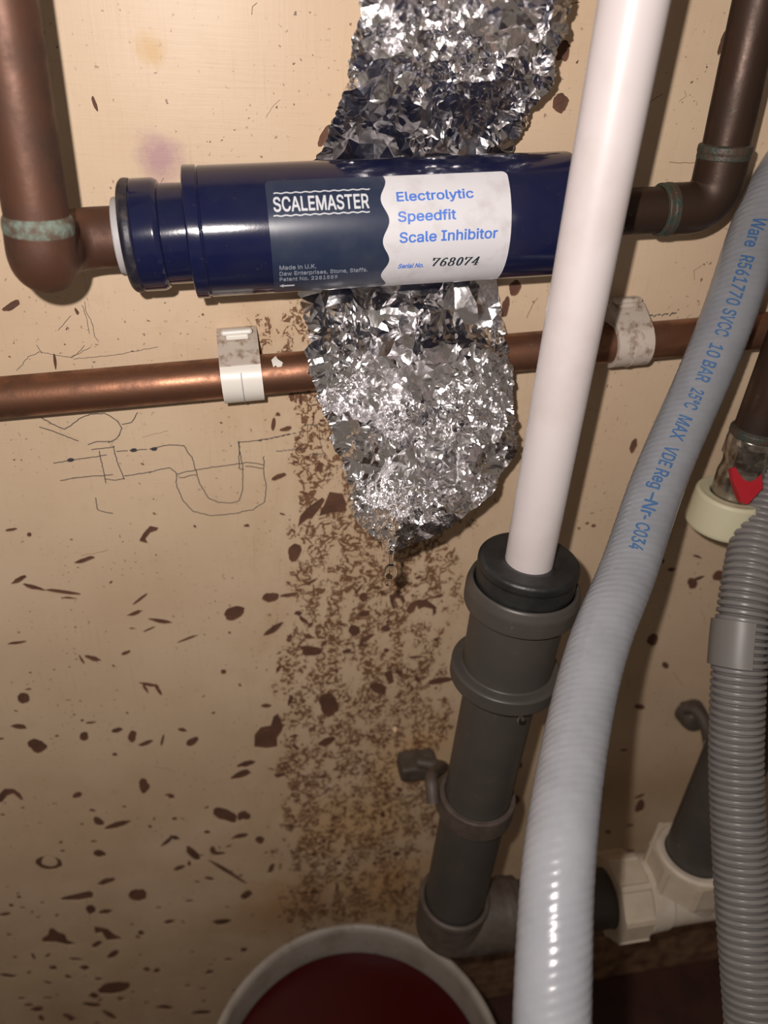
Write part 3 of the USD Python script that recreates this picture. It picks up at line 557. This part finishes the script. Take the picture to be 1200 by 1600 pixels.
# ================================================================ water
tipP = W(610, 858, .0785)
def drop(px, py, off, r, label, stretch=1.0, neck=0.0):
    c = W(px, py, off); prof = []
    if neck: prof += [(.0003, neck), (.0011, neck - .001), (.0010, neck * .55), (.0009, r * 1.5)]
    else: prof += [(.00005, r * stretch)]
    prof += [(r * math.sin(a), r * stretch * math.cos(a)) for a in np.linspace(.55 if neck else .2, PI - .02, 16)]
    return obj('water_drop', lathe(prof, c, (0, 0, 1), 24), WATER, label=label, cat='water drop')
drop(610, 893, .0785, .0030, 'clear water drop falling from the tip of the foil', 1.25, .014)
drop(606, 911, .0785, .0014, 'tiny water bead just under the drop at the foil tip')
drop(571, 505, .0215, .0024, 'round water bead resting on the foil under the label', 1.3)
drop(617, 1138, .0025, .0020, 'glinting splash bead on the stained wall above the pipe bracket', 1.6)
drop(628, 1141, .0025, .0015, 'smaller splash bead beside the glinting one on the stained wall', 1.2)
drop(608, 1180, .0025, .0013, 'small splash bead on the wall left of the pipe bracket', 1.5)

# ================================================================ white pipe into the grey standpipe
A, Bq = W(826, 880, .085), W(702, 1440, .087); AU = nrm(A - Bq); HA = np.linalg.norm(A - Bq)
fr3 = nrm(np.array([0, -1.0, 0]) - AU * -AU[1])
def h_front(y, r):
    lo, hi = -.1, .45
    for _ in range(50):
        m_ = (lo + hi) / 2; lo, hi = (m_, hi) if proj(Bq + AU * m_ + fr3 * r)[1] > y else (lo, m_)
    return lo
T0 = W(991, 0, .084); T0 = A + (T0 - A) * 1.9
obj('white_pipe', tube([A - AU * .03, A, A + (T0 - A) * .5, T0], .0107, 56), WHITE_PIPE, label='straight white plastic pipe dropping in front of the blue cylinder into the grey standpipe', cat='pipe')
hT = h_front(921, .0225)
rb = [(.0108, hT - .001), (.0135, hT), (.0215, hT + .0002), (.0228, hT - .0012), (.0228, hT - .004), (.0222, hT - .0052), (.0226, hT - .012), (.0216, hT - .02), (.0108, hT - .02)]
obj('rubber_seal', lathe(rounded(rb, .0008), Bq, AU, 72, closed=False), RUBBER, label='black rubber bung sealing the white pipe into the grey standpipe', cat='seal')
wp = thing('waste_pipe', 'dark grey plastic standpipe with ringed coupling and bottom elbow below the white pipe', 'waste pipe')
h1, h2, h3, h4, h5, h6 = h_front(958, .0240), h_front(977, .0262), h_front(1001, .0262), h_front(1090, .0225), h_front(1101, .0268), h_front(1120, .0268)
obj('coupling', lathe(rounded([(.0185, h1 - .012), (.0229, h1 - .010), (.0229, h1 - .001), (.0240, h1), (.0250, h1 - .001), (.0262, h2), (.0262, h3), (.0240, h3 - .0008), (.0218, h3 - .002), (.0216, h4 + .001), (.0254, h4 + .0006), (.0268, h5), (.0268, h6), (.0245, h6 - .0012), (.0180, h6 - .0012)], .0011, 5), Bq, AU, 88), GREY, wp)
obj('pipe', tube([Bq + AU * .0, Bq + AU * (h6 + .01)], .0182, 56), GREY, wp)
hm = h_front(1453, .0212)
obj('socket', lathe(rounded([(.0184, hm - .03), (.0184, hm), (.0200, hm + .0012), (.0218, hm), (.0218, hm - .004), (.0212, hm - .005), (.0212, hm - .03)], .0009), Bq, AU, 64), GREY_DIRTY, wp, label='dirty socket mouth of the bottom elbow')
zc = Bq[2] + .0; e1 = Zp(790, 1440, zc); e1[1] = Bq[1]; e2 = Zp(960, 1413, zc); e2[1] = Bq[1]
cor = np.array([Bq[0], Bq[1], zc])
obj('elbow', tube(resample(fillet([Bq + AU * (hm - .012), cor, cor + (e1 - cor) * .7], .022, 18), .0015), .0212, 56), GREY_DIRTY, wp)
xU = nrm(e2 - cor); s_e = (e1 - cor) @ xU
obj('coupling', lathe(rounded([(.0185, s_e - .022), (.0214, s_e - .022), (.0216, s_e - .002), (.0224, s_e - .001), (.0224, s_e + .004), (.0216, s_e + .005), (.0214, s_e + .010), (.0185, s_e + .010)], .0008), cor, xU, 64), GREY_DIRTY, wp)
obj('pipe', tube([cor + xU * (s_e - .005), e2 + xU * .02], .0182, 48), GREY, wp)
ld = W(782, 1122, .112); obj('water_drop', trimesh.creation.icosphere(3, .0012), WATER).GetPrim() if False else None
b5 = Bq + AU * (h6 - .0022) + fr3 * .0268
obj('water_drop', lathe([(.0017 * math.sin(a), .0019 * math.cos(a)) for a in np.linspace(.05, PI - .05, 14)], b5, (0, 0, 1), 20), WATER, label='water bead hanging under the ring of the grey coupling', cat='water drop')
# bracket round the standpipe
br = thing('pipe_bracket', 'brown stained grey bracket ring holding the standpipe to the wall', 'bracket')
hb, hb2 = h_front(1290, .021), h_front(1316, .021)
obj('ring', lathe(rounded([(.0185, hb), (.0208, hb), (.0212, hb - .001), (.0212, hb2 + .001), (.0208, hb2), (.0185, hb2)], .0006), Bq, AU, 64, closed=True), GREY_DIRTY, br)
cb = Bq + AU * (hb + hb2) / 2
arm0 = W(662, 1190, .020); arm1 = cb + np.array([-.0240, .012, .010])
obj('arm', tube(resample(fillet([arm0 + [-.004, 0, 0], arm0 + [.012, -.006, .001], arm1, cb + np.array([-.0240, .002, .0])], .008, 8), .0015), .0037, 14), GREY_DIRTY, br)
obj('base', rbox((.026, .018, .013), .003, W(652, 1195, .0095)), GREY_DIRTY, br)

# ================================================================ white tee and second waste pipe
tee = thing('pipe_tee', 'cream white plastic tee with two ribbed nuts low on the right', 'pipe tee')
t1 = Zp(975, 1412, zc); t1[1] = Bq[1]; tc = Zp(1082, 1392, zc); tc[1] = Bq[1]; sT = (tc - t1) @ xU
def nut(base, axis, r, h, n=8, hole=.0186):
    pts = []
    for i in range(n):
        a = 2 * PI * i / n
        for d in (-.30, .30): pts.append((r * math.cos(a + d), r * math.sin(a + d)))
        pts.append((r * 1.045 * math.cos(a + PI / n - .06), r * 1.045 * math.sin(a + PI / n - .06))); pts.append((r * 1.045 * math.cos(a + PI / n + .06), r * 1.045 * math.sin(a + PI / n + .06)))
    pts = sorted(pts, key=lambda p: math.atan2(p[1], p[0])); poly = Polygon(pts).difference(Point(0, 0).buffer(hole, 24))
    m = extrude(poly, h); u = nrm(axis); e = nrm(np.cross(u, [0, 1.0, 0] if abs(u[1]) < .8 else [1.0, 0, 0])); w = np.cross(u, e); v = m.vertices
    m.vertices = np.asarray(base) + v[:, :1] * e + v[:, 1:2] * w + v[:, 2:] * u
    if m.volume < 0: m.invert()
    return m
obj('body', tube([t1 + xU * .004, tc + xU * .09], .0228, 56), TEE_WHITE, tee)
obj('shoulder', lathe(rounded([(.0186, .010), (.0250, .012), (.0240, .026), (.0228, .027)], .0008), t1, xU, 56), TEE_WHITE, tee)
obj('nut', nut(t1 - xU * .010, xU, .0268, .020), NUT_CREAM, tee)
p2 = W(1084, 1335, .088); p2t = W(1170, 1135, .080); pU = nrm(p2t - p2); base2 = tc * .5 + (p2 - pU * .035) * .5
bo = p2 - pU * (.05); bo = tc
obj('branch', tube([bo, p2 - pU * .004], [.0228, .0245], 56), TEE_WHITE, tee)
obj('nut', nut(p2 - pU * .019, pU, .0268, .019), NUT_CREAM, tee)
obj('nut_lip', lathe(rounded([(.0186, -.001), (.0186, .0015), (.0225, .0018), (.0240, -.0005), (.0186, -.001)], .0006), p2, pU, 48), TEE_WHITE, tee)
wp2 = thing('waste_pipe', 'dark grey plastic pipe rising from the white tee behind the corrugated hose', 'waste pipe')
obj('pipe', tube([p2 - pU * .015, p2t, p2t + (p2t - p2) * 1.2], .0182, 48), GREY, wp2)
br2 = thing('pipe_bracket', 'small dark bracket with a screw beside the corrugated hose', 'bracket')
q0 = W(1075, 1108, .006)
obj('base', lathe(rounded([(.0002, .014), (.008, .014), (.010, .010), (.011, 0), (.0002, 0)], .002), W(1075, 1108, 0), (0, -1, 0), 24), GREY_DIRTY, br2)
obj('arm', tube(spline([W(1068, 1106, .016), W(1090, 1112, .024), W(1103, 1135, .034), W(1108, 1165, .05)], .002), .0042, 14), GREY_DIRTY, br2)
obj('screw', lathe([(.0002, .0028), (.0020, .0024), (.0030, .001), (.0032, -.004), (.0002, -.004)], W(1077, 1106, .0165), (0, -1, 0), 20), SCREW, br2, label='steel screw head')

# ================================================================ isolating valve at the right edge
vA, vB = W(1226, 556, .045), W(1143, 776, .045); vU = nrm(vA - vB); Lv = np.linalg.norm(vA - vB)
def hv(px_y):
    lo, hi = -.1, .4
    for _ in range(50):
        m_ = (lo + hi) / 2; lo, hi = (m_, hi) if proj(vB + vU * m_)[1] > px_y else (lo, m_)
    return lo
cp4 = thing('copper_pipe', 'green stained copper pipe at the right edge above the chrome valve', 'pipe')
obj('pipe', tube([vB + vU * hv(678), vA + vU * .15], .0108), COPPER_DARK, cp4)
obj('solder_ring', lathe(rounded([(.0106, -.002), (.0122, -.0015), (.0122, .0015), (.0106, .003)], .0005), vB + vU * hv(676), vU), VERDIGRIS_DARK, cp4, label='green crusted joint')
va = thing('valve', 'tarnished chrome valve with a red lever and cream cap behind the corrugated hose', 'valve')
hh = [hv(y) for y in (680, 690, 712, 722, 730, 740, 772)]
obj('body', lathe(rounded([(.009, hh[0]), (.0118, hh[0]), (.0122, hh[1]), (.0114, hh[2]), (.0104, hh[3]), (.0104, hh[4]), (.0112, hh[5]), (.0108, hh[6]), (.0108, hh[6] - .01), (.0002, hh[6] - .01)], .0006), vB, vU, 40), CHROME, va)
obj('compression_nut', nut(vB + vU * hh[2], vU, .0116, hh[1] - hh[2], 6, .0090), CHROME, va)
hc = hv(770)
obj('cap', lathe(rounded([(.0112, hc - .004), (.0112, hc), (.0150, hc), (.0172, hc + .0005), (.0182, hc - .001), (.0188, hc - .018), (.0182, hc - .0198), (.0002, hc - .020)], .0010), vB, vU, 56), CREAM_CAP, va, label='cream plastic cap')
lp = vB + vU * (hc + .005) + nrm(CAM - vB) * .0125
cr, cu = M @ [1, 0, 0], M @ [0, -1, 0]; cf = np.cross(cr, cu)
lv = extrude(Polygon([(-.0055, .0070), (.0075, .0085), (.0085, -.002), (.0015, -.0095), (-.0005, -.0085), (-.0048, .002)]).buffer(.0008), .0045); q_ = lv.vertices
lv.vertices = lp + [.003, 0, 0] + q_[:, :1] * cr + q_[:, 1:2] * cu + (q_[:, 2:] - .002) * cf
if lv.volume < 0: lv.invert()
obj('lever', lv, RED, va, label='red plastic lever')

# ================================================================ hoses
HP = [(1262, 190, .352), (1236, 250, .350), (1203, 310, .348), (1146, 470, .343), (1086, 620, .343), (1026, 760, .336), (978, 900, .319), (938, 1000, .302), (911, 1100, .287), (892, 1200, .270), (878, 1300, .254), (869, 1400, .243), (865, 1500, .235), (862, 1600, .229), (862, 1760, .222)]
_h = [D(x, y, d) for x, y, d in HP]; _h += [np.array([_h[-1][0] + .01, _h[-1][1] - .01, _h[-1][2] * k]) for k in (.7, .4, .05)]
HC = spline(_h, .0005)
hs_ = np.r_[0, np.cumsum(np.linalg.norm(np.diff(HC, axis=0), axis=1))]
HRAD = .0116; na = 96
aa = np.arange(na) * 2 * PI / na
RR = HRAD * (1 + .0042 * np.sin(9 * aa[None, :] - 2 * PI * hs_[:, None] / .0030) + .0025 * np.sin(-aa[None, :] * 1 - 2 * PI * hs_[:, None] / .0068))
hose = thing('braided_hose', 'thick light grey ribbed hose with blue printing curving down in front of everything', 'hose')
obj('tube', tube(HC, RR, na), HOSE_GREY, hose, smooth=60)
HT = np.gradient(HC, axis=0); HT /= np.linalg.norm(HT, axis=1)[:, None]
HPX = np.array([proj(p) for p in HC[::4]])
def hose_s(px, py): return hs_[::4][np.argmin(((HPX - [px, py]) ** 2).sum(1))]
def hose_word(text, p0, p1, bold=True):
    s0, s1_ = hose_s(*p0), hose_s(*p1)
    m = meshkit.text_mesh(text, 1.0, .5, bold=bold); lo, hi = m.bounds; v = m.vertices.copy(); Hc = .0054
    x = (v[:, 0] - lo[0]) / (hi[0] - lo[0]); mm_ = trimesh.Trimesh(np.stack([s0 + x * (s1_ - s0), (v[:, 1] - .5) * Hc, np.where(v[:, 2] > .1, 1., 0.) * .00012], 1), m.faces, process=False)
    v, f = trimesh.remesh.subdivide_to_size(mm_.vertices, mm_.faces, .0018, max_iter=12)
    c = np.stack([np.interp(v[:, 0], hs_, HC[:, k]) for k in range(3)], 1); t = np.stack([np.interp(v[:, 0], hs_, HT[:, k]) for k in range(3)], 1); t /= np.linalg.norm(t, axis=1)[:, None]
    n = CAM - c; n -= t * (n * t).sum(1)[:, None]; n /= np.linalg.norm(n, axis=1)[:, None]; b = np.cross(n, t)      # b: across the hose
    if (b @ (M @ [1, 0, 0])).mean() < 0: b = -b
    ph = v[:, 1] / HRAD; q = c + (HRAD * 1.006 + v[:, 2])[:, None] * (np.cos(ph)[:, None] * n + np.sin(ph)[:, None] * b)
    m = trimesh.Trimesh(q, f, process=False)
    if m.volume < 0: m.invert()
    obj('lettering', m, HOSE_INK, hose, smooth=False)
for w_, a_, b_ in [('Ware', (1192, 368), (1180, 412)), ('R561770', (1174, 426), (1147, 495)), ('SVCC', (1142, 503), (1126, 543)), ('10', (1120, 551), (1111, 575)), ('BAR', (1109, 580), (1096, 612)), ('25°C', (1092, 622), (1079, 657)), ('MAX', (1073, 666), (1057, 702)), ('VDE', (1050, 715), (1039, 748)), ('Reg', (1034, 755), (1022, 786)),
                   ('Nr', (1014, 803), (1006, 822)), ('C034', (1001, 838), (985, 880))]: hose_word(w_, a_, b_)
def dash(p0, p1):
    s0, s1_ = hose_s(*p0), hose_s(*p1); hose_word('-', p0, p1)
for p0, p1 in (((1019, 791), (1016, 798)), ((1004, 826), (1002, 833))): dash(p0, p1)

KP = [(1330, 590, .42), (1262, 650, .410), (1215, 740, .398), (1186, 830, .388), (1168, 920, .380), (1157, 1010, .377), (1152, 1100, .376), (1150, 1200, .376), (1154, 1300, .373), (1160, 1400, .369), (1168, 1500, .364), (1176, 1600, .359), (1184, 1740, .352)]
_k = [D(x, y, d) for x, y, d in KP]; _k += [np.array([_k[-1][0] + .006, _k[-1][1] - .004, _k[-1][2] * k]) for k in (.6, .1)]
KC = spline(_k, .0003); ks = np.r_[0, np.cumsum(np.linalg.norm(np.diff(KC, axis=0), axis=1))]
PITCH = .00345; KR = .0128
ph_ = (ks / PITCH) % 1.0; prof = np.where(ph_ < .70, 1.0 - .05 * ((ph_ - .35) / .35) ** 4, .84 + .10 * np.abs((ph_ - .85) / .15) ** 3)
ch = thing('corrugated_hose', 'grey corrugated drain hose down the right edge with a smooth clip around it', 'hose')
obj('tube', tube(KC, KR * prof, 44), CORRUGATED, ch, smooth=50)
# the clip: an open collar around the hose
KPX = np.array([proj(p) for p in KC]); i0, i1 = np.argmin(np.abs(KPX[:, 1] - 972)), np.argmin(np.abs(KPX[:, 1] - 1052))
seg = KC[i0:i1:12]; Ts, Ns, Bs = frames(seg)
vw = CAM - seg[len(seg) // 2]; rt = M @ [1, 0, 0]
def collar(a0, a1, r0, r1, k=40):
    V = []
    for p, t in zip(seg, Ts):
        n = vw - t * (vw @ t); n = nrm(n); b = np.cross(t, n); b = b if b @ rt > 0 else -b
        for r_, al in [(r1, x) for x in np.linspace(a0, a1, k)] + [(r0, x) for x in np.linspace(a1, a0, k)]:
            V.append(p + r_ * (math.cos(math.radians(al)) * n + math.sin(math.radians(al)) * b))
    n_ = 2 * k; m = trimesh.Trimesh(np.array(V), grid_faces(len(seg), n_), process=False)
    ends = []
    for row in (0, len(seg) - 1):
        o = row * n_
        for j in range(k - 1): ends += [[o + j, o + j + 1, o + n_ - 2 - j], [o + j, o + n_ - 2 - j, o + n_ - 1 - j]]
    m = trimesh.Trimesh(m.vertices, np.vstack([m.faces, ends]), process=False); trimesh.repair.fix_normals(m); return m
obj('hose_clip', collar(-262, 24, .0131, .0146), CLIP_GREY, ch, label='smooth grey open collar')

# ================================================================ bucket
RBk = .100; bc = D(558, 1678, 1200 * RBk / 243)
bk_ = thing('bucket', 'round pale grey plastic bucket under the dripping foil', 'bucket')
zt = bc[2]; base = np.array([bc[0], bc[1], ZF]); zt = zt - ZF; rl = RBk
prof_b = [(.0005, .0005), (rl * .80, .0005), (rl * .815, .004), (rl * .955, zt - .010), (rl * .955, zt - .012), (rl * .995, zt - .012), (rl, zt - .009), (rl, zt - .003), (rl * .985, zt), (rl * .955, zt), (rl * .935, zt - .003), (rl * .928, zt - .010), (rl * .80, .006), (.0005, .006)]
obj('body', lathe(rounded(prof_b, .002, 4), base, (0, 0, 1), 128), BUCKET, bk_)
zl = zt - .026; rr_ = rl * (.80 + .128 * (zl - .006) / (zt - .016)) - .0006
obj('bucket_liquid', lathe(rounded([(.0004, .0075), (rl * .79, .0075), (rr_ - .0004, zl - .0003), (.0004, zl)], .0005), base, (0, 0, 1), 128), RED_LIQUID, smooth=30, label='dark red liquid filling the round bucket', cat='liquid')
